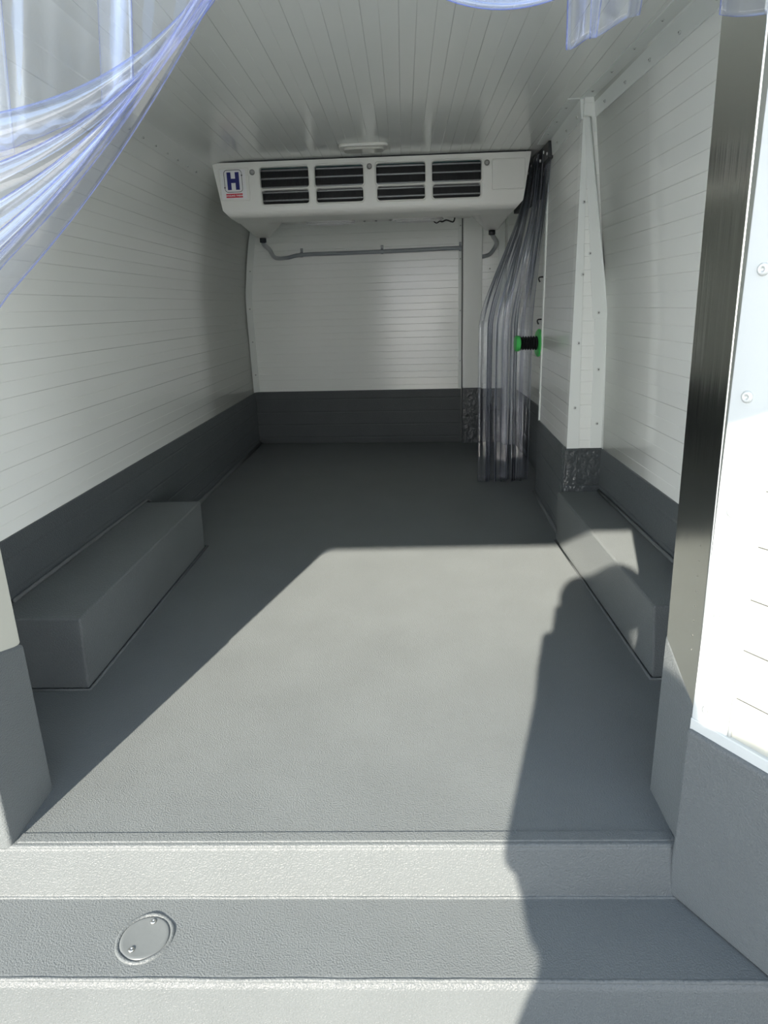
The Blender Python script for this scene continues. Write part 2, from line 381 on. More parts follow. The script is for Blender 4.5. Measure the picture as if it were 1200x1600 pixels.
# ceiling corner trims
bm = bmesh.new()
def tl(y): return rx(y, 1.516) if y < 2.62 else 0.672 - .03 * (y - 2.62) / .7 - 0.002
ys = [1.05, 1.6, 2.1, 2.62, 3.3]
for y0, y1 in zip(ys, ys[1:]):
    a, c = (tl(y0) - .004, tl(y1) - .004) if y1 <= 2.62 else (fx(2.62) - .004, fx(3.3) - .004)
    if y1 > 2.62: c = fx(3.3) - .004
    hexa(bm, [(a, y0, 1.515), (a + .02, y0, 1.515), (c + .02, y1, 1.515), (c, y1, 1.515)], [(a - .008, y0, ZC + .005), (a + .02, y0, ZC + .005), (c + .02, y1, ZC + .005), (c - .008, y1, ZC + .005)])
    hexa(bm, [(a - .05, y0, ZC - .004), (a, y0, ZC - .004), (c, y1, ZC - .004), (c - .05, y1, ZC - .004)], [(a - .05, y0, ZC + .004), (a, y0, ZC + .004), (c, y1, ZC + .004), (c - .05, y1, ZC + .004)])
tr = struct(obj('trim_3', bm, M_trim), 'riveted white angle trim where ceiling meets right wall')
y = 1.35
while y < 3.2:
    a = (tl(y) if y < 2.62 else fx(y)) - .008
    rivet(tr, (a, y, 1.535), (-1, 0, 0.1), .005); rivet(tr, (a - .03, y + .04, ZC - .004), (0, 0, -1), .005); y += 0.19
for i in range(9): rivet(wl, (-.925, 2.3 + .13 * i, 1.528), (.7, 0, -.7), .0045)

# back corner trim, back pole and its riveted strip
bm = bmesh.new(); rows = []
for x, z in LPS:
    if z < ZB + .0 or z > 1.5: continue
    xx = x; rows.append([bm.verts.new((xx - .01, yb(xx) - .004, z)), bm.verts.new((xx + .036, yb(xx) - .004, z)), bm.verts.new((xx + .002, yb(xx) - .05, z))])
for a, b_ in zip(rows, rows[1:]):
    bm.faces.new((a[0], a[1], b_[1], b_[0])); bm.faces.new((a[2], a[0], b_[0], b_[2])); bm.faces.new((a[1], a[2], b_[2], b_[1]))
tb = struct(obj('trim_5', bm, M_trim), 'white riveted corner trim at left end of back wall')
for z in (1.17, .93, .713, .49): rivet(tb, (lx(z) + .022, yb(lx(z)) - .028, z), (.7, -.7, 0), .005)
bm = bmesh.new(); box(bm, (0.39, yb(.4) - .05, 0.0), (0.512, yb(.5) + .02, 1.6))
pole = struct(obj('trim_6', bm, M_white, bevel=.004), 'smooth white upright cover on the back wall')
bm = bmesh.new(); box(bm, (0.387, yb(.4) - .058, 0.0), (0.516, yb(.5) + .02, ZB + .012)); obj('coated_base', bm, M_rough, pole, bevel=.006)
bm = bmesh.new(); box(bm, (0.364, yb(.37) - .008, ZB), (0.386, yb(.37) + .02, 1.6)); tbs = obj('edge_strip', bm, M_trim, pole, bevel=.002)
bm = bmesh.new(); box(bm, (0.385, yb(.37) - .014, 0.0), (0.391, yb(.37) + .02, 1.6)); obj('dark_gap', bm, M_seal, pole)
for z in (1.40, 1.2, .88, .555): rivet(pole, (.376, yb(.37) - .008, z), (0, -1, 0), .005)
bm = bmesh.new(); box(bm, (0.62, yb(.62) - .006, ZB), (0.66, yb(.62) + .02, 1.6)); obj('edge_strip', bm, M_trim, pole, bevel=.002)
for z in (1.425, 1.134, .8): rivet(pole, (.565, yb(.565) - .002, z), (0, -1, 0), .005)

# rear opening: jambs and header
bm = bmesh.new()
hexa(bm, [(-1.3, FE, -.15), (-.733, FE, -.15), (-.733, 1.13, -.15), (-1.3, 1.13, -.15)], [(-1.3, FE, .362), (-.733, FE, .376), (-.733, 1.13, .328), (-1.3, 1.13, .328)])
jl = struct(obj('door_frame_left', bm, M_floor, bevel=.008), 'grey coated foot of the left door jamb')
bm = bmesh.new(); box(bm, (-1.3, FE + .004, .33), (-.737, 1.126, 1.75)); obj('jamb_cover', bm, M_cream, jl, bevel=.004)
bm = bmesh.new()
hexa(bm, [(.462, FE + .01, -.13), (1.3, FE + .01, -.13), (1.3, 1.12, -.13), (.464, 1.12, -.13)], [(.466, FE + .01, .27), (1.3, FE + .01, .27), (1.3, 1.12, .335), (.465, 1.12, .335)])
jr = struct(obj('door_frame_right', bm, M_floor, bevel=.006), 'grey coated foot of the right door jamb')
bm = bmesh.new()
hexa(bm, [(.468, FE + .012, .265), (1.3, FE + .012, .265), (1.3, 1.116, .33), (.466, 1.116, .33)], [(.450, FE + .012, 1.75), (1.3, FE + .012, 1.75), (1.3, 1.116, 1.75), (.447, 1.116, 1.75)])
post = obj('metal_post', bm, M_post, jr, bevel=.003)
for i in range(34):
    z = .36 + .026 * i
    bm = bmesh.new(); lathe(bm, (.4675 - .0135 * (z - .3) / 1.4, 1.015 + .0006 * i, z), (-1, 0, 0), [(-.001, .0016), (.0006, .0016), (.001, .0008)], 8)
    obj('dimple', bm, M_screw, post)
bm = bmesh.new(); box(bm, (-1.3, FE + .01, 1.44), (1.3, 1.12, 1.75))
hd = struct(obj('door_frame_top', bm, M_white, bevel=.004), 'white header over the rear doorway')

# ------------------------------------------------------------------ open rear door on the right
dd = Vector((.51, -.857, 0)).normalized(); ang = math.atan2(dd.y, dd.x)
dr = empty('door_1', (.461, .970, 0), ang); struct(dr, 'open right rear door with white ribbed lining and grey kick plate')
# local x runs along the door, local y out of the inner face is negative
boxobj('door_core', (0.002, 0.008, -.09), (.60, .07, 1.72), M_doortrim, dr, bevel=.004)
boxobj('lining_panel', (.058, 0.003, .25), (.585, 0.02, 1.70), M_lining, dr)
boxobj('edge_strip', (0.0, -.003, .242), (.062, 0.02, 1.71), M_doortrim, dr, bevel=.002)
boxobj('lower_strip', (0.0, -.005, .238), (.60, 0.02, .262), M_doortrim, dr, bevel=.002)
boxobj('kick_plate', (-.002, -.012, -.098), (.60, .03, .243), M_floor, dr, bevel=.008, seg=3)
for i in range(9):
    z = .288 + .166 * i
    bm = bmesh.new(); lathe(bm, (.026, -.003, z), (0, -1, 0), [(-.001, .0085), (.0015, .0085), (.0035, .0065), (.0038, .003), (.001, .0024)], 18)
    obj('screw', bm, M_rivet, dr, smooth=True)
bm = bmesh.new(); tube(bm, [(.064, .002, .26), (.064, .002, 1.7)], .0035, 8); obj('sealant', bm, M_doortrim, dr, smooth=True)

# ------------------------------------------------------------------ wheel arch boxes
bm = bmesh.new()
hexa(bm, [(-1.055, 1.5, 0), (-.828, 1.5, 0), (-.830, 2.567, 0), (-1.055, 2.567, 0)], [(-1.055, 1.502, .199), (-.820, 1.502, .199), (-.824, 2.56, .199), (-1.055, 2.56, .199)])
wa = tag(obj('wheel_arch', bm, M_floor, bevel=.007, seg=3), 'grey coated wheel arch box against left wall in the shade', 'wheel arch', 'wheel arch boxes')
bm = bmesh.new(); tube(bm, [(-1.05, 1.492, .003), (-.822, 1.492, .003), (-.822, 2.575, .003), (-1.05, 2.575, .0)], .004, 8); obj('sealant', bm, M_floor, wa, smooth=True)
bm = bmesh.new()
hexa(bm, [(.610, 1.52, 0), (.755, 1.52, 0), (.755, 2.582, 0), (.597, 2.582, 0)], [(.597, 1.522, .2), (.755, 1.522, .2), (.755, 2.582, .2), (.594, 2.582, .2)])
wa2 = tag(obj('wheel_arch', bm, M_floor, bevel=.007, seg=3), 'grey coated wheel arch box against right wall, partly sunlit', 'wheel arch', 'wheel arch boxes')
bm = bmesh.new(); tube(bm, [(.75, 1.512, .003), (.604, 1.512, .003), (.592, 2.575, .0)], .004, 8); obj('sealant', bm, M_floor, wa2, smooth=True)

# ------------------------------------------------------------------ drain cover on the tread
dc = empty('drain_cover', (-.463, .873, -.1)); tag(dc, 'round grey drain cover with two screws on the step tread', 'cover')
bm = bmesh.new(); lathe(bm, (0, 0, -.004), (0, 0, 1), [(0, .041), (.0055, .041), (.0068, .038), (.0060, .034), (.0058, .01)], 40); obj('disc', bm, coat('drain_disc_coating', GREY, scale=120, depth=.0004), dc, smooth=True)
bm = bmesh.new()
pts = [(math.cos(a) * .0455, math.sin(a) * .0455, -.0005 + .001 * math.sin(5 * a)) for a in [2 * PI * i / 48 for i in range(49)]]
tube(bm, pts, .0038, 8, caps=False); obj('sealant_ring', bm, M_floor, dc, smooth=True)
for x, y in ((.004, .030), (-.014, -.024)):
    bm = bmesh.new(); lathe(bm, (x, y, .0015), (0, 0, 1), [(0, .0052), (.002, .0052), (.0034, .0035), (.0034, .0022), (.0018, .0018)], 14); obj('screw', bm, M_screw, dc, smooth=True)

# ------------------------------------------------------------------ refrigeration unit
YF = 3.40
ac = empty('refrigeration_unit', (-.137, 3.7, ZC)); tag(ac, 'white ceiling refrigeration unit with eight grille windows and blue H sticker', 'refrigeration unit')
def acobj(name, bm, m, parent=ac, **k):
    bmesh.ops.translate(bm, verts=bm.verts, vec=Vector((.137, -3.7, -ZC)))
    return obj(name, bm, m, parent, **k)
xl, xr, zt, zb_ = -.866, .593, 1.572, 1.372
holes = []
for c0, c1 in ((-.649, -.424), (-.395, -.171), (-.112, .114), (.1445, .370)):
    holes.append((c0, c1, 1.459, 1.547)); holes.append((c0 + .003, c1 - .003, 1.392, 1.451))
def yface(z): return YF + (zt - z) * 0.03
def rrect(c0, c1, z0, z1, r, n=4):
    out = []
    for (cx_, cz_, a0) in ((c1 - r, z1 - r, 0), (c0 + r, z1 - r, 90), (c0 + r, z0 + r, 180), (c1 - r, z0 + r, 270)):
        for i in range(n + 1):
            a = math.radians(a0 + 90 * i / n); out.append((cx_ + r * math.cos(a), cz_ + r * math.sin(a)))
    return out
# front face with rounded openings (triangle fill keeps the holes)
bm = bmesh.new(); edges = []
def xe(z, s): return (xl if s < 0 else xr) + (-s) * .03 * (zt - z) / .2
outer = [(xe(zt, -1), zt), (xe(zt, 1), zt), (xe(zb_, 1), zb_), (xe(zb_, -1), zb_)]
def loop(bm, pts):
    vs = [bm.verts.new((x, yface(z), z)) for x, z in pts]
    es = [bm.edges.new((vs[i], vs[(i + 1) % len(vs)])) for i in range(len(vs))]
    return vs, es
ov, es = loop(bm, outer); edges += es; hv = []
for h in holes:
    v, es = loop(bm, rrect(*h, .012)); edges += es; hv.append(v)
bmesh.ops.triangle_fill(bm, use_beauty=True, use_dissolve=False, edges=edges)
for v in hv:                               # reveal of each opening
    k = len(v); back = [bm.verts.new((q.co.x, q.co.y + .022, q.co.z)) for q in v]
    for i in range(k): bm.faces.new((v[i], v[(i + 1) % k], back[(i + 1) % k], back[i]))
acobj('front_panel', bm, M_abs)
# raised bead round every opening
for h in holes:
    bm = bmesh.new(); P = rrect(h[0] - .004, h[1] + .004, h[2] - .004, h[3] + .004, .015)
    pts = [(x, yface(z) - .0005, z) for x, z in P]; tube(bm, pts + [pts[0]], .0035, 6, caps=False); acobj('grille_frame', bm, M_abs, smooth=True)
# body behind the face: sides, rounded lower edge, underside
bm = bmesh.new(); prof = [(yface(zt), zt), (yface(zb_), zb_)]
for i in range(1, 7):
    a = math.radians(90 * i / 6 * .8); prof.append((yface(zb_) + .045 * (1 - math.cos(a)), zb_ - .034 * math.sin(a)))
prof += [(3.56, 1.331)]
rows = []
for (y_, z_) in prof:
    inset = 0 if z_ >= zb_ else (zb_ - z_) * .9
    rows.append([bm.verts.new((xe(max(z_, zb_), -1) + inset, y_, z_)), bm.verts.new((xe(max(z_, zb_), 1) - inset, y_, z_))])
for a, b_ in zip(rows[1:], rows[2:]): bm.faces.new((a[0], a[1], b_[1], b_[0]))
for s, i in ((-1, 0), (1, 1)):             # side walls
    ring = [r[i] for r in rows]
    back = [bm.verts.new((ring[k].co.x, 4.02, max(ring[k].co.z, 1.40) if k else zt)) for k in (0, len(ring) - 1)]
    bm.faces.new(ring + [back[1], back[0]])
acobj('housing', bm, M_abs, smooth=False)
bm = bmesh.new()
slab(bm, [(-.64, 3.56, 1.331), (.37, 3.56, 1.331), (.37, 3.565, 1.347), (.37, 4.02, 1.372), (-.64, 4.02, 1.372), (-.64, 3.565, 1.347)][0:2] + [(.37, 3.565, 1.331), (-.64, 3.565, 1.331)], (0, 0, .02))
hexa(bm, [(-.64, 3.565, 1.345), (.37, 3.565, 1.345), (.37, 4.02, 1.372), (-.64, 4.02, 1.372)], [(-.64, 3.565, 1.36), (.37, 3.565, 1.36), (.37, 4.02, 1.45), (-.64, 4.02, 1.45)])
acobj('underside', bm, M_abs)
boxm = bmesh.new(); box(boxm, (xl + .03, 4.0, 1.40), (xr - .03, 4.03, zt)); acobj('back_plate', boxm, M_abs)
def hull(pts):
    b_ = bmesh.new()
    for q in pts: b_.verts.new(q)
    r = bmesh.ops.convex_hull(b_, input=b_.verts); return b_
for s in (-1, 1):
    c = -.137
    def X(v): return c + s * v
    pts = [(X(.685), 3.425, 1.368), (X(.665), 3.47, 1.345), (X(.505), 3.50, 1.335), (X(.505), 3.60, 1.330), (X(.70), 3.6, 1.37), (X(.70), 4.02, 1.42), (X(.505), 4.02, 1.40),
           (X(.662), 3.93, 1.302), (X(.60), 3.93, 1.302), (X(.662), 4.0, 1.302), (X(.60), 4.0, 1.302)]
    acobj('drain_pan', hull(pts), M_abs, bevel=.01)
# gasket line at the ceiling
bm = bmesh.new(); box(bm, (xl + .02, YF + .02, zt - .001), (xr - .02, 4.02, ZC)); acobj('ceiling_gasket', bm, M_seal)
# coil: dark cavity, copper tube rows with fins
bm = bmesh.new(); box(bm, (-.68, YF + .055, 1.38), (.40, YF + .065, 1.56)); coil = acobj('coil', bm, M_dark)
for z in (1.541, 1.506, 1.468, 1.447, 1.412):
    bm = bmesh.new()
    x = -.66
    while x < .385:
        box(bm, (x, YF + .038, z - .0034), (x + .0026, YF + .056, z + .0034)); x += .0066
    tube(bm, [(-.66, YF + .047, z), (.385, YF + .047, z)], .0018, 8)
    f = obj('fin_row', bm, M_fin, coil)
    bm2 = None
    f.data.transform(Matrix.Translation((.137, -3.7, -ZC)))
bm = bmesh.new(); x = -.66
while x < .385:
    box(bm, (x, YF + .046, 1.385), (x + .0012, YF + .056, 1.555)); x += .0066
f = obj('fin_pack', bm, mat('dark_fin', (.03, .033, .033), .5, .3), coil); f.data.transform(Matrix.Translation((.137, -3.7, -ZC)))
bm = bmesh.new(); box(bm, (-.66, YF + .03, 1.548), (.385, YF + .05, 1.556)); f = obj('coil_edge', bm, M_teal, coil); f.data.transform(Matrix.Translation((.137, -3.7, -ZC)))
for x, z in ((-.683, 1.529), (-.142, 1.535), (.394, 1.532)):
    bm = bmesh.new(); lathe(bm, (x, yface(z) + .001, z), (0, -1, 0), [(0, .0125), (.003, .0125), (.004, .009), (.008, .0085), (.0085, .004), (.005, .0035)], 20); acobj('bolt', bm, M_screw, smooth=True)
# embossed blank panel on the right and sticker field on the left
for x0, x1, z0, z1 in ((.418, .566, 1.420, 1.545), (-.838, -.70, 1.412, 1.549)):
    P = rrect(x0, x1, z0, z1, .008); pts = [(x, yface(z), z) for x, z in P]
    bm = bmesh.new(); tube(bm, pts + [pts[0]], .0025, 6, caps=False); acobj('embossed_outline', bm, M_abs, smooth=True)
bm = bmesh.new(); slab(bm, [(x, yface(z) - .0005, z) for x, z in rrect(-.832, -.716, 1.420, 1.543, .004)], (0, -.001, 0)); st = acobj('sticker', bm, M_label)
st['label'] = 'white sticker with navy H and red name strip'
def on_sticker(name, polys, m, dy=-.0022):
    b_ = bmesh.new()
    for P in polys: slab(b_, [(x, yface(z) + dy, z) for x, z in P], (0, -.0006, 0))
    bmesh.ops.translate(b_, verts=b_.verts, vec=Vector((.137, -3.7, -ZC)))
    return obj(name, b_, m, st)
hx0, hx1, hz0, hz1 = -.802, -.746, 1.458, 1.532
tq = .018
on_sticker('letter', [[(hx0, hz0), (hx0 + tq, hz0), (hx0 + tq, hz1), (hx0, hz1)], [(hx1 - tq, hz0), (hx1, hz0), (hx1, hz1), (hx1 - tq, hz1)], [(hx0 + tq, 1.487), (hx1 - tq, 1.487), (hx1 - tq, 1.505), (hx0 + tq, 1.505)]], M_navy)
P = rrect(-.815, -.733, 1.449, 1.541, .014, 6); pts = [(x, yface(z) - .0018, z) for x, z in P]
bm = bmesh.new(); tube(bm, pts + [pts[0]], .0011, 6, caps=False); bmesh.ops.translate(bm, verts=bm.verts, vec=Vector((.137, -3.7, -ZC))); obj('outline', bm, M_black, st)
for tri in ([(-.819, 1.470), (-.811, 1.470), (-.815, 1.462)], [(-.737, 1.520), (-.729, 1.520), (-.733, 1.512)]): on_sticker('arrow_mark', [tri], M_black)
on_sticker('red_strip', [[(-.812, 1.425), (-.735, 1.425), (-.735, 1.442), (-.812, 1.442)]], M_red)
def text_mesh(name, body, size, m, parent, loc, rot, extrude=.0004, bold=0.0):
    cu = bpy.data.curves.new(name, 'FONT'); cu.body = body; cu.size = size; cu.extrude = extrude; cu.align_x = 'CENTER'; cu.align_y = 'CENTER'; cu.offset = bold
    to = bpy.data.objects.new(name + '_curve', cu); C.objects.link(to)
    dg = bpy.context.evaluated_depsgraph_get(); me = bpy.data.meshes.new_from_object(to.evaluated_get(dg))
    bpy.data.objects.remove(to, do_unlink=True)
    me.materials.clear(); me.materials.append(m); me.name = name
    o = bpy.data.objects.new(name, me); C.objects.link(o); o.parent = parent; o.location = loc; o.rotation_euler = rot
    return o
text_mesh('lettering', 'HWASUNG THERMO', .0102, M_label, st, (-.7735 + .137, yface(1.4335) - .0032 - 3.7, 1.4332 - ZC), (PI / 2, 0, 0), bold=.0002)
# fan guards under the unit and their leads
for cxp in (-.372, .085):
    bm = bmesh.new(); cyp, czp = 3.80, 1.352
    for r in (.035, .06, .085, .11, .128):
        pts = [(cxp + r * math.cos(a), cyp + r * math.sin(a) * .95, czp - .01 + .059 * r * math.sin(a) + (.006 if r > .12 else 0)) for a in [2 * PI * i / 36 for i in range(37)]]
        tube(bm, pts, .003, 6, caps=False)
    for i in range(6):
        a = PI * i / 6
        tube(bm, [(cxp + r * math.cos(a), cyp + r * math.sin(a) * .95, czp - .01 + .059 * r * math.sin(a)) for r in (-.128, 0, .128)], .003, 6)
    g = acobj('fan_guard', bm, M_label, smooth=True)
    bm = bmesh.new(); lathe(bm, (cxp, cyp, czp + .004), (0, .06, -1), [(0, .13), (.006, .128), (.007, .118)], 36); acobj('fan_ring', bm, M_abs, smooth=False)
for x in (-.50, -.20, -.137, -.06, .22):
    bm = bmesh.new(); lathe(bm, (x, 3.93, 1.368), (0, 0, -1), [(0, .006), (.006, .006), (.008, .003)], 10); acobj('screw', bm, M_screw)
bm = bmesh.new()
P = smooth_path([(.14, 3.9, 1.358), (.17, 3.9, 1.352), (.19, 3.905, 1.360), (.215, 3.9, 1.345), (.24, 3.9, 1.352), (.275, 3.9, 1.342), (.285, 3.9, 1.362)], 6)
tube(bm, P, .004, 8); tube(bm, smooth_path([(.16, 3.9, 1.362), (.185, 3.89, 1.338), (.21, 3.89, 1.352)], 5), .003, 6); acobj('wire', bm, M_black, smooth=True)

# drain hoses with clips
hs = empty('drain_hose', (-.76, 4.0, 1.26)); tag(hs, 'long grey drain hose from left of cooling unit clipped along back wall', 'hose')
def hobj(name, bm, m, par, off, **k):
    bmesh.ops.translate(bm, verts=bm.verts, vec=-Vector(off)); return obj(name, bm, m, par, **k)
o1 = (-.76, 4.0, 1.26)
bm = bmesh.new()
P = smooth_path([(-.766, 3.968, 1.282), (-.772, 4.03, 1.270), (-.785, 4.25, 1.262), (-.80, 4.5, 1.235), (-.76, yb(-.76) - .03, 1.246), (-.66, yb(-.66) - .018, 1.262), (-.40, yb(-.4) - .018, 1.262), (-.13, yb(-.13) - .018, 1.262), (.12, yb(.12) - .018, 1.264), (.38, yb(.38) - .018, 1.266)], 8)
tube(bm, P, .0125, 12); hobj('tube', bm, M_hose, hs, o1, smooth=True)
bm = bmesh.new(); lathe(bm, (-.765, 3.965, 1.300), (-.05, .15, -.9), [(0, .018), (.022, .018), (.024, .013)], 14); hobj('fitting', bm, M_seal, hs, o1, smooth=True)
for x in (-.662, -.13, .374):
    bm = bmesh.new(); yy = yb(x)
    lathe(bm, (x - .008, yy - .018, 1.263), (1, 0, 0), [(0, .0165), (.016, .0165)], 16)
    box(bm, (x - .008, yy - .012, 1.27), (x + .008, yy, 1.302)); hobj('clip', bm, M_hose, hs, o1, bevel=.001)
    bm = bmesh.new(); lathe(bm, (x, yy - .011, 1.294), (0, -1, 0), [(0, .004), (.003, .003)], 10); hobj('screw', bm, M_screw, hs, o1)
o2 = (.5, 4.0, 1.26)
hs2 = empty('drain_hose', o2); tag(hs2, 'short grey drain hose from right of cooling unit curving behind the white upright', 'hose')
bm = bmesh.new()
tube(bm, smooth_path([(.492, 3.968, 1.282), (.51, 4.05, 1.275), (.56, 4.3, 1.27), (.585, 4.52, 1.262), (.56, yb(.55) - .03, 1.22), (.50, yb(.5) - .02, 1.205)], 8), .0125, 12); hobj('tube', bm, M_hose, hs2, o2, smooth=True)
bm = bmesh.new(); lathe(bm, (.491, 3.965, 1.300), (.05, .15, -.9), [(0, .018), (.022, .018), (.024, .013)], 14); hobj('fitting', bm, M_seal, hs2, o2, smooth=True)

# dome light
dl = empty('ceiling_light', (-.155, 3.2, ZC)); tag(dl, 'small oblong lamp on the ceiling in front of the refrigeration unit', 'lamp')
bm = bmesh.new(); slab(bm, [(x, y, -.013) for x, y in rrect(-.105, .105, -.06, .06, .03, 6)], (0, 0, .013)); obj('bezel', bm, M_abs, dl, bevel=.004)
bm = bmesh.new(); slab(bm, [(x, y, -.022) for x, y in rrect(-.085, .085, -.042, .042, .022, 6)], (0, 0, .012)); obj('lens', bm, M_lens, dl, bevel=.005)

# door release handle
rh = empty('release_handle', (.66, 3.36, .73), 0); tag(rh, 'black bellows release handle with green flange and cap beside the side curtain', 'handle')
ax = (-1, -.06, .01)
bm = bmesh.new(); lathe(bm, (.03, 0, 0), ax, [(0, .034), (.032, .034)], 20); obj('base', bm, M_black, rh, smooth=False)
bm = bmesh.new(); lathe(bm, (-.006, 0, 0), ax, [(0, .064), (.006, .066), (.012, .060), (.014, .035)], 36); obj('flange', bm, M_green, rh, smooth=False)
bm = bmesh.new(); pr = [(0, .03)]
for i in range(7): pr += [(.006 + i * .0125, .034), (.012 + i * .0125, .0255)]
lathe(bm, (-.018, 0, 0), ax, pr, 28); obj('bellows', bm, M_black, rh)
bm = bmesh.new(); lathe(bm, (-.103, -.006, 0), ax, [(0, .034), (.004, .037), (.018, .037), (.022, .033)], 28); obj('cap', bm, M_green, rh)
for z, lab in ((1.018, 'small black latch hook higher on the side door edge'), (.827, 'small black latch hook just above the green handle')):
    lt = tag(empty('latch_hook', (.672, 3.355, z)), lab, 'latch', 'latch hooks on the side door edge')
    bm = bmesh.new(); box(bm, (-.004, -.003, -.008), (.012, .012, .008)); obj('plate', bm, M_screw, lt, bevel=.002)
    bm = bmesh.new(); tube(bm, smooth_path([(0, -.002, .012), (-.028, -.004, .012), (-.034, -.004, .004), (-.028, -.004, -.010)], 5), .0035, 8); obj('hook', bm, M_black, lt, smooth=True)

# ------------------------------------------------------------------ PVC strip curtains
def sheet(name, fn, nu, nv, mats, parent, thick=.0022):
    bm = bmesh.new(); g = [[bm.verts.new(fn(i / nu, j / nv)) for i in range(nu + 1)] for j in range(nv + 1)]
    for j in range(nv):
        for i in range(nu): bm.faces.new((g[j][i], g[j][i + 1], g[j + 1][i + 1], g[j + 1][i]))
    o = obj(name, bm, mats, parent, smooth=True)
    s = o.modifiers.new('thickness', 'SOLIDIFY'); s.thickness = thick; s.offset = 0; s.use_rim = True; s.material_offset_rim = 1
    return o
def sstep(a, b_, x):
    t = min(1, max(0, (x - a) / (b_ - a))); return t * t * (3 - 2 * t)
PV, PV2 = [M_pvc, M_pvce], [M_pvc2, M_pvc2e]

# side door curtain, gathered, standing on the floor
sc = empty('strip_curtain', (.655, 3.5, 0)); tag(sc, 'gathered clear strip curtain hanging at the side door down to the floor', 'strip curtain', 'clear strip curtains')
def sp_(e, z, k, wig):
    f = 1 - sstep(.80, 1.60, z) ** 0.8
    f = f * (1 - .10 * math.exp(-((z - .45) / .35) ** 2) * 0)
    x = .652 - .268 * e * f - .006
    y = (3.225 + .56 * e) * (1 - f) + (3.55 - .02 * e) * f
    nrm = Vector((.15, -1, 0)) * f + Vector((-1, .0, 0)) * (1 - f)
    q = Vector((x, y, z)) + nrm * wig
    return q - Vector((.655, 3.5, 0))
for k in range(6):
    e0 = -.02 + k * .158; e1 = e0 + .225
    def fn(u, v, k=k, e0=e0, e1=e1):
        z = .006 + (1.0 - v) * 1.555
        e_ = e0 + (e1 - e0) * u
        amp = .010 * (1 - .5 * sstep(1.0, 1.56, z))
        wig = (k % 2) * .014 - .004 * (k % 3) + amp * math.sin(2 * PI * (.9 * u + .37 * k)) + .0016 * math.sin(2 * PI * 3.5 * u) + .004 * math.sin(4 * z + k) + .02 * sstep(.5, 0, z) * (k % 2)
        return sp_(e_, z, k, wig)
    sheet('strip', fn, 40, 44, PV2, sc, .003)
boxobj('rail', (-.025, -.30, 1.505), (.012, .34, 1.572), M_rail, sc, bevel=.002)
for i in range(8):
    bm = bmesh.new(); lathe(bm, (-.025, -.28 + .075 * i, 1.525 + .02 * (i % 2)), (-1, 0, 0), [(0, .0065), (.003, .006), (.004, .003)], 12); obj('bolt', bm, M_label, sc)

# rear curtain pulled aside to the left: swags over straight strips
lc = empty('strip_curtain', (-.5, 1.02, 1.44)); tag(lc, 'clear bluish strip curtain swept aside at upper left of the rear doorway', 'strip curtain', 'clear strip curtains')
o3 = Vector((-.5, 1.02, 1.44))
def curve(s, x):
    """height of swag line s (0 = upper, 1 = lowest) at x"""
    Lz = 1.318 + (x + .195) * 1.07 - .022 * max(0, math.sin(PI * (-x - .2) / .34)) * (1 if -.54 < x < -.2 else 0)
    if s >= 1: return Lz
    m = .10 + .85 * s ** 1.3; zl = 1.172 - .36 * s ** 1.1
    Fz = zl + (x + .62) * m * .75 + max(0, x + .55) ** 2 * .5
    k = 11; return math.log(math.exp(k * Lz) + math.exp(k * Fz)) / k
for k in range(5):
    s0 = (k / 5) ** .8 - .02; s1 = ((k + 1) / 5) ** .8 + .05
    def fn(u, v, k=k, s0=s0, s1=s1):
        x = -.16 - .73 * v
        s = max(0, min(1, s0 + (s1 - s0) * u))
        z = curve(s, x) + .012 * (0 if s < 1 else 0)
        y = 1.005 - .012 * k - .014 * math.sin(PI * u) + .0035 * math.sin(9 * u + 4 * v + k) + .003 * math.sin(5 * v + k) - .02 * v * s
        z -= .030 * (1 - s) * math.exp(-((v - .22) / .22) ** 2) * 0
        return Vector((x, y, z)) - o3
    sheet('strip', fn, 12, 60, PV, lc)
for k in range(4):
    def fn(u, v, k=k):
        x = -.94 + .185 * k + .235 * u
        zt_ = 1.45; zlow = curve(0.12, x) - .02
        z = zt_ + (zlow - zt_) * v
        y = 1.035 + .012 * (k % 2) + .006 * math.sin(2 * PI * 1.1 * u + k) + .0012 * math.sin(34 * u + 3 * v + k)
        return Vector((x - .02 * v, y - .02 * v, z)) - o3
    sheet('strip', fn, 40, 16, PV, lc)
boxobj('rail', (-.42, -.012, -.002), (.40, .012, .012), M_steel, lc)

# rear curtain thrown over to the right
rc = empty('strip_curtain', (.3, 1.02, 1.44)); tag(rc, 'clear bluish strip curtain bunched up at top right of the rear doorway', 'strip curtain', 'clear strip curtains')
o4 = Vector((.3, 1.02, 1.44))
def low(x):
    if x < .37: return 1.405 - .145 * math.sin(PI * min(1, max(0, (x + .12) / .52))) ** .75
    return 1.34 - .095 * math.sin(PI * min(1, max(0, (x - .34) / .36))) ** .7
for k in range(5):
    def fn(u, v, k=k):
        x = -.085 + .785 * v
        base = low(x) + .006 * (4 - k) + .01 * math.sin(9 * v + 2.2 * k) * (k > 0)
        z = base + u * (.05 + .01 * k)
        y = .985 - .012 * k + .010 * math.sin(PI * u) + .004 * math.sin(12 * v + 1.7 * k)
        return Vector((x, y, z)) - o4
    sheet('strip', fn, 10, 60, PV, rc)
for (x0, x1, zl, zr, y_) in ((.212, .250, 1.222, 1.236, .985), (.243, .305, 1.236, 1.262, .995), (.40, .55, 1.254, 1.252, .99)):
    def fn(u, v, x0=x0, x1=x1, zl=zl, zr=zr, y_=y_):
        x = x0 + (x1 - x0) * u; z0 = zl + (zr - zl) * u
        return Vector((x + .012 * v * (u - .3), y_ - .006 * v + .008 * math.sin(2 * PI * u * 1.2), z0 + (1.34 - z0) * v)) - o4
    sheet('strip', fn, 14, 14, PV, rc)
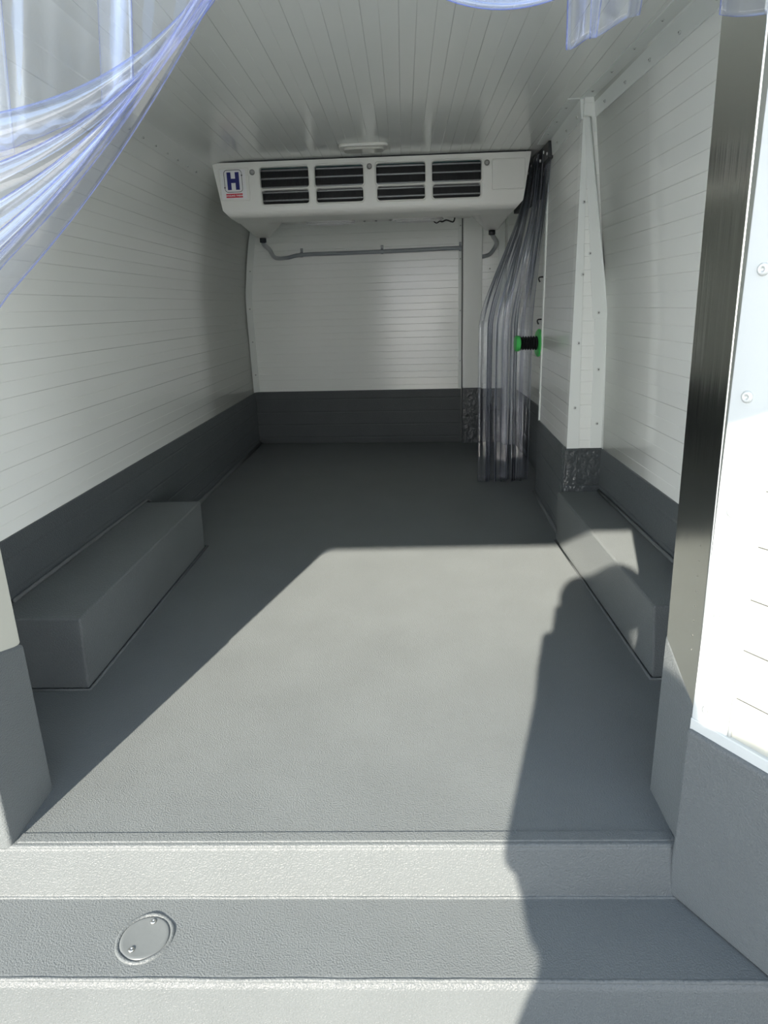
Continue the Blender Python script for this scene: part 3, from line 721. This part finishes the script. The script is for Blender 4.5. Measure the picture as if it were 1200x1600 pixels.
boxobj('rail', (-.385, -.012, -.002), (.40, .012, .012), M_steel, rc)

# ------------------------------------------------------------------ outside: yard, added sun-blocking shutter, photographer
bm = bmesh.new(); box(bm, (-12, -14, -.72), (12, 10, -.66))
yard = struct(obj('ground', bm, coat('pale_concrete', (.55, .54, .50), .8, 60, .001), None))
bm = bmesh.new(); box(bm, (-1.3, .50, -.5), (1.3, 5.0, -.31)); struct(obj('van_underbody', bm, M_seal))
pe = bpy.data.meshes.new('skeleton'); V = []; E_ = []; RR = []
def jv(co, r, prev=None):
    V.append(co); RR.append(r); k = len(V) - 1
    if prev is not None: E_.append((prev, k))
    return k
pel = jv((.05, -.46, .24), .13)
sp1 = jv((.05, -.46, .48), .13, pel); ch = jv((.045, -.44, .72), .15, sp1); nb = jv((.02, -.41, .90), .075, ch); hb = jv((.0, -.375, .985), .06, nb); jv((-.015, -.34, 1.08), .07, hb)
for s_ in (-1, 1):
    hip = jv((.04 + s_ * .10, -.46, .16), .095, pel); kn = jv((.04 + s_ * .12, -.44, -.22), .062, hip); an = jv((.04 + s_ * .13, -.48, -.58), .043, kn); jv((.04 + s_ * .15, -.34, -.625), .034, an)
shl = jv((-.12, -.43, .83), .065, ch); ell = jv((-.15, -.36, .585), .056, shl); wrl = jv((-.085, -.085, .725), .028, ell); pal = jv((-.082, -.045, .79), .026, wrl)
shr = jv((.215, -.43, .83), .065, ch); elr = jv((.275, -.36, .58), .056, shr); wrr = jv((.11, -.10, .72), .028, elr); par = jv((.055, -.055, .775), .026, wrr)
for hand, sx in ((pal, -1), (par, 1)):
    hx, hy, hz = V[hand]
    edge = -.082 if sx < 0 else .03
    for i, (dz, ln) in enumerate(((-.012, .9), (.008, 1.0), (.028, 1.05), (.047, .95))):
        a = jv((hx + sx * .006, hy + .018, hz + dz), .0095, hand); b2 = jv((edge + sx * .012, -.012, hz + dz + .006), .0085, a)
        c2 = jv((edge - sx * .004 * ln, .0045, hz + dz + .010), .008, b2); jv((edge - sx * .022 * ln, .005, hz + dz + .010), .0065, c2)
    a = jv((hx - sx * .004, hy - .008, hz + .02), .011, hand); b2 = jv((edge - sx * .006, -.032, hz + .05), .0095, a); jv((edge - sx * .02, -.027, hz + .075), .008, b2)
pe.from_pydata(V, E_, []); po = bpy.data.objects.new('skeleton', pe); C.objects.link(po)
sk = po.modifiers.new('skin', 'SKIN'); sk.use_smooth_shade = True
for i, v in enumerate(pe.skin_vertices[0].data): v.radius = (RR[i], RR[i] * (.72 if i in (pel, sp1, ch) else 1)); v.use_root = (i == pel)
po.modifiers.new('sub', 'SUBSURF').render_levels = 2; po.modifiers['sub'].levels = 2
dg = bpy.context.evaluated_depsgraph_get(); dg.update(); body = bpy.data.meshes.new_from_object(po.evaluated_get(dg)); bpy.data.objects.remove(po, do_unlink=True)
bm = bmesh.new(); bm.from_mesh(body)
def ball(c, r, sc, seg=24):
    mtx = Matrix.Translation(c) @ Matrix.Rotation(math.radians(20), 4, 'X') @ Matrix.Diagonal((*sc, 1))
    return bmesh.ops.create_uvsphere(bm, u_segments=seg, v_segments=16, radius=r, matrix=mtx)
hc = Vector((-.02, -.335, 1.10))
def blob(c, sc): bmesh.ops.create_uvsphere(bm, u_segments=28, v_segments=18, radius=1, matrix=Matrix.Translation(c) @ Matrix.Diagonal((*sc, 1)))
blob((.05, -.45, .70), (.185, .125, .23)); blob((.05, -.46, .50), (.175, .125, .25)); blob((.05, -.46, .28), (.18, .13, .22))
blob((.06, -.43, .80), (.19, .09, .12)); blob((.015, -.40, .93), (.085, .08, .075))
blob((-.03, -.43, .92), (.12, .08, .11)); blob((-.10, -.40, .86), (.09, .08, .10)); blob((-.115, -.40, .95), (.075, .07, .075)); blob((-.10, -.40, 1.03), (.065, .07, .085))
blob((.02, -.46, .26), (.215, .135, .40))
for s_ in (-1, 1): blob((.05 + s_ * .095, -.45, .02), (.088, .09, .30)); blob((.05 + s_ * .185, -.40, .70), (.062, .08, .20))
ball(hc, .1, (.78, .98, 1.12)); ball(hc + Vector((0, .06, -.055)), .05, (.9, .75, 1)); ball(hc + Vector((0, .103, -.02)), .016, (.8, 1.0, 1.6), 12)
for s_ in (-1, 1): ball(hc + Vector((s_ * .08, -.01, -.02)), .03, (.35, .7, 1.1), 12); 
body2 = bpy.data.meshes.new('person'); bm.to_mesh(body2); bm.free()
pr_ = bpy.data.objects.new('person', body2); C.objects.link(pr_)
rmsh = pr_.modifiers.new('remesh', 'REMESH'); rmsh.mode = 'VOXEL'; rmsh.voxel_size = .006; rmsh.use_smooth_shade = True
smo = pr_.modifiers.new('smooth', 'SMOOTH'); smo.factor = .5; smo.iterations = 2
dg = bpy.context.evaluated_depsgraph_get(); dg.update(); bd = bpy.data.meshes.new_from_object(pr_.evaluated_get(dg)); pr_.modifiers.clear(); pr_.data = bd; bd.name = 'person'
bd.materials.clear()
for m_ in (mat('skin_tone', (.55, .36, .26), .5), mat('dark_jacket', (.03, .035, .045), .8), mat('dark_trousers', (.02, .025, .04), .85), M_black): bd.materials.append(m_)
for f in bd.polygons:
    c = f.center
    if c.z < -.57: f.material_index = 3
    elif c.z < .26: f.material_index = 2
    elif c.z > .93 or c.y > -.10: f.material_index = 0
    else: f.material_index = 1
    f.use_smooth = True
tag(pr_, 'person in dark jacket standing behind the camera holding a phone', 'person')
bm = bmesh.new()
for c, r, sc in ((hc + Vector((.03, -.02, .025)), .1, (.86, 1.0, 1.06)), (hc + Vector((-.055, -.02, .03)), .085, (.9, 1.0, 1.0))):
    bmesh.ops.create_uvsphere(bm, u_segments=24, v_segments=16, radius=r, matrix=Matrix.Translation(c) @ Matrix.Rotation(math.radians(25), 4, 'X') @ Matrix.Diagonal((*sc, 1)))
bmesh.ops.delete(bm, geom=[v for v in bm.verts if v.co.y > hc.y + .055 and v.co.z < hc.z + .06], context='VERTS')
obj('hair', bm, mat('dark_hair', (.02, .016, .012), .6), pr_, smooth=True)
for s_ in (-1, 1):
    bm = bmesh.new(); bmesh.ops.create_uvsphere(bm, u_segments=14, v_segments=10, radius=.012, matrix=Matrix.Translation(hc + Vector((s_ * .032, .082, .008)))); obj('eye', bm, M_label, pr_, smooth=True)
bm = bmesh.new(); tube(bm, smooth_path([(hc.x - .022, hc.y + .094, hc.z - .062), (hc.x, hc.y + .100, hc.z - .06), (hc.x + .022, hc.y + .094, hc.z - .062)], 5), .004, 8); obj('mouth', bm, mat('lip_tone', (.4, .16, .14), .5), pr_, smooth=True)
ph = empty('mobile_phone', (0, -.008, .865)); tag(ph, 'black mobile phone held upright in both hands', 'phone')
boxobj('case', (-.072, -.009, -.08), (.012, -.001, .08), M_black, ph, bevel=.004)
boxobj('screen', (-.068, -.0098, -.074), (.008, -.0088, .074), M_navy, ph)
sh = empty('shadow_shutter', (0, -.62, 1.5)); tag(sh, 'unseen grey slatted shutter added above the photographer to block the sun', 'shutter')  # unseen, added so its lower edge ends the sun patch on the floor
bm = bmesh.new(); ZS0 = .48 * (2.545 + .6)
for i in range(10):
    z = ZS0 + .08 * i
    slab(bm, [(-3.2, -.6, z), (-3.2, -.585, z + .04), (-3.2, -.6, z + .08), (-3.2, -.63, z + .08), (-3.2, -.63, z)], (6.4, 0, 0))
obj('slats', bm, M_trim, sh, loc=(0, .62, -1.5))
bm = bmesh.new(); box(bm, (-3.2, -.64, ZS0 - .0), (3.2, -.59, ZS0 + .03)); obj('bottom_bar', bm, M_screw, sh, loc=(0, .62, -1.5))
for s in (-1, 1):
    boxobj('guide_rail', (s * 3.25 - .06, -.67, -.66), (s * 3.25 + .06, -.57, 2.9), M_trim, sh, loc=(0, .62, -1.5))
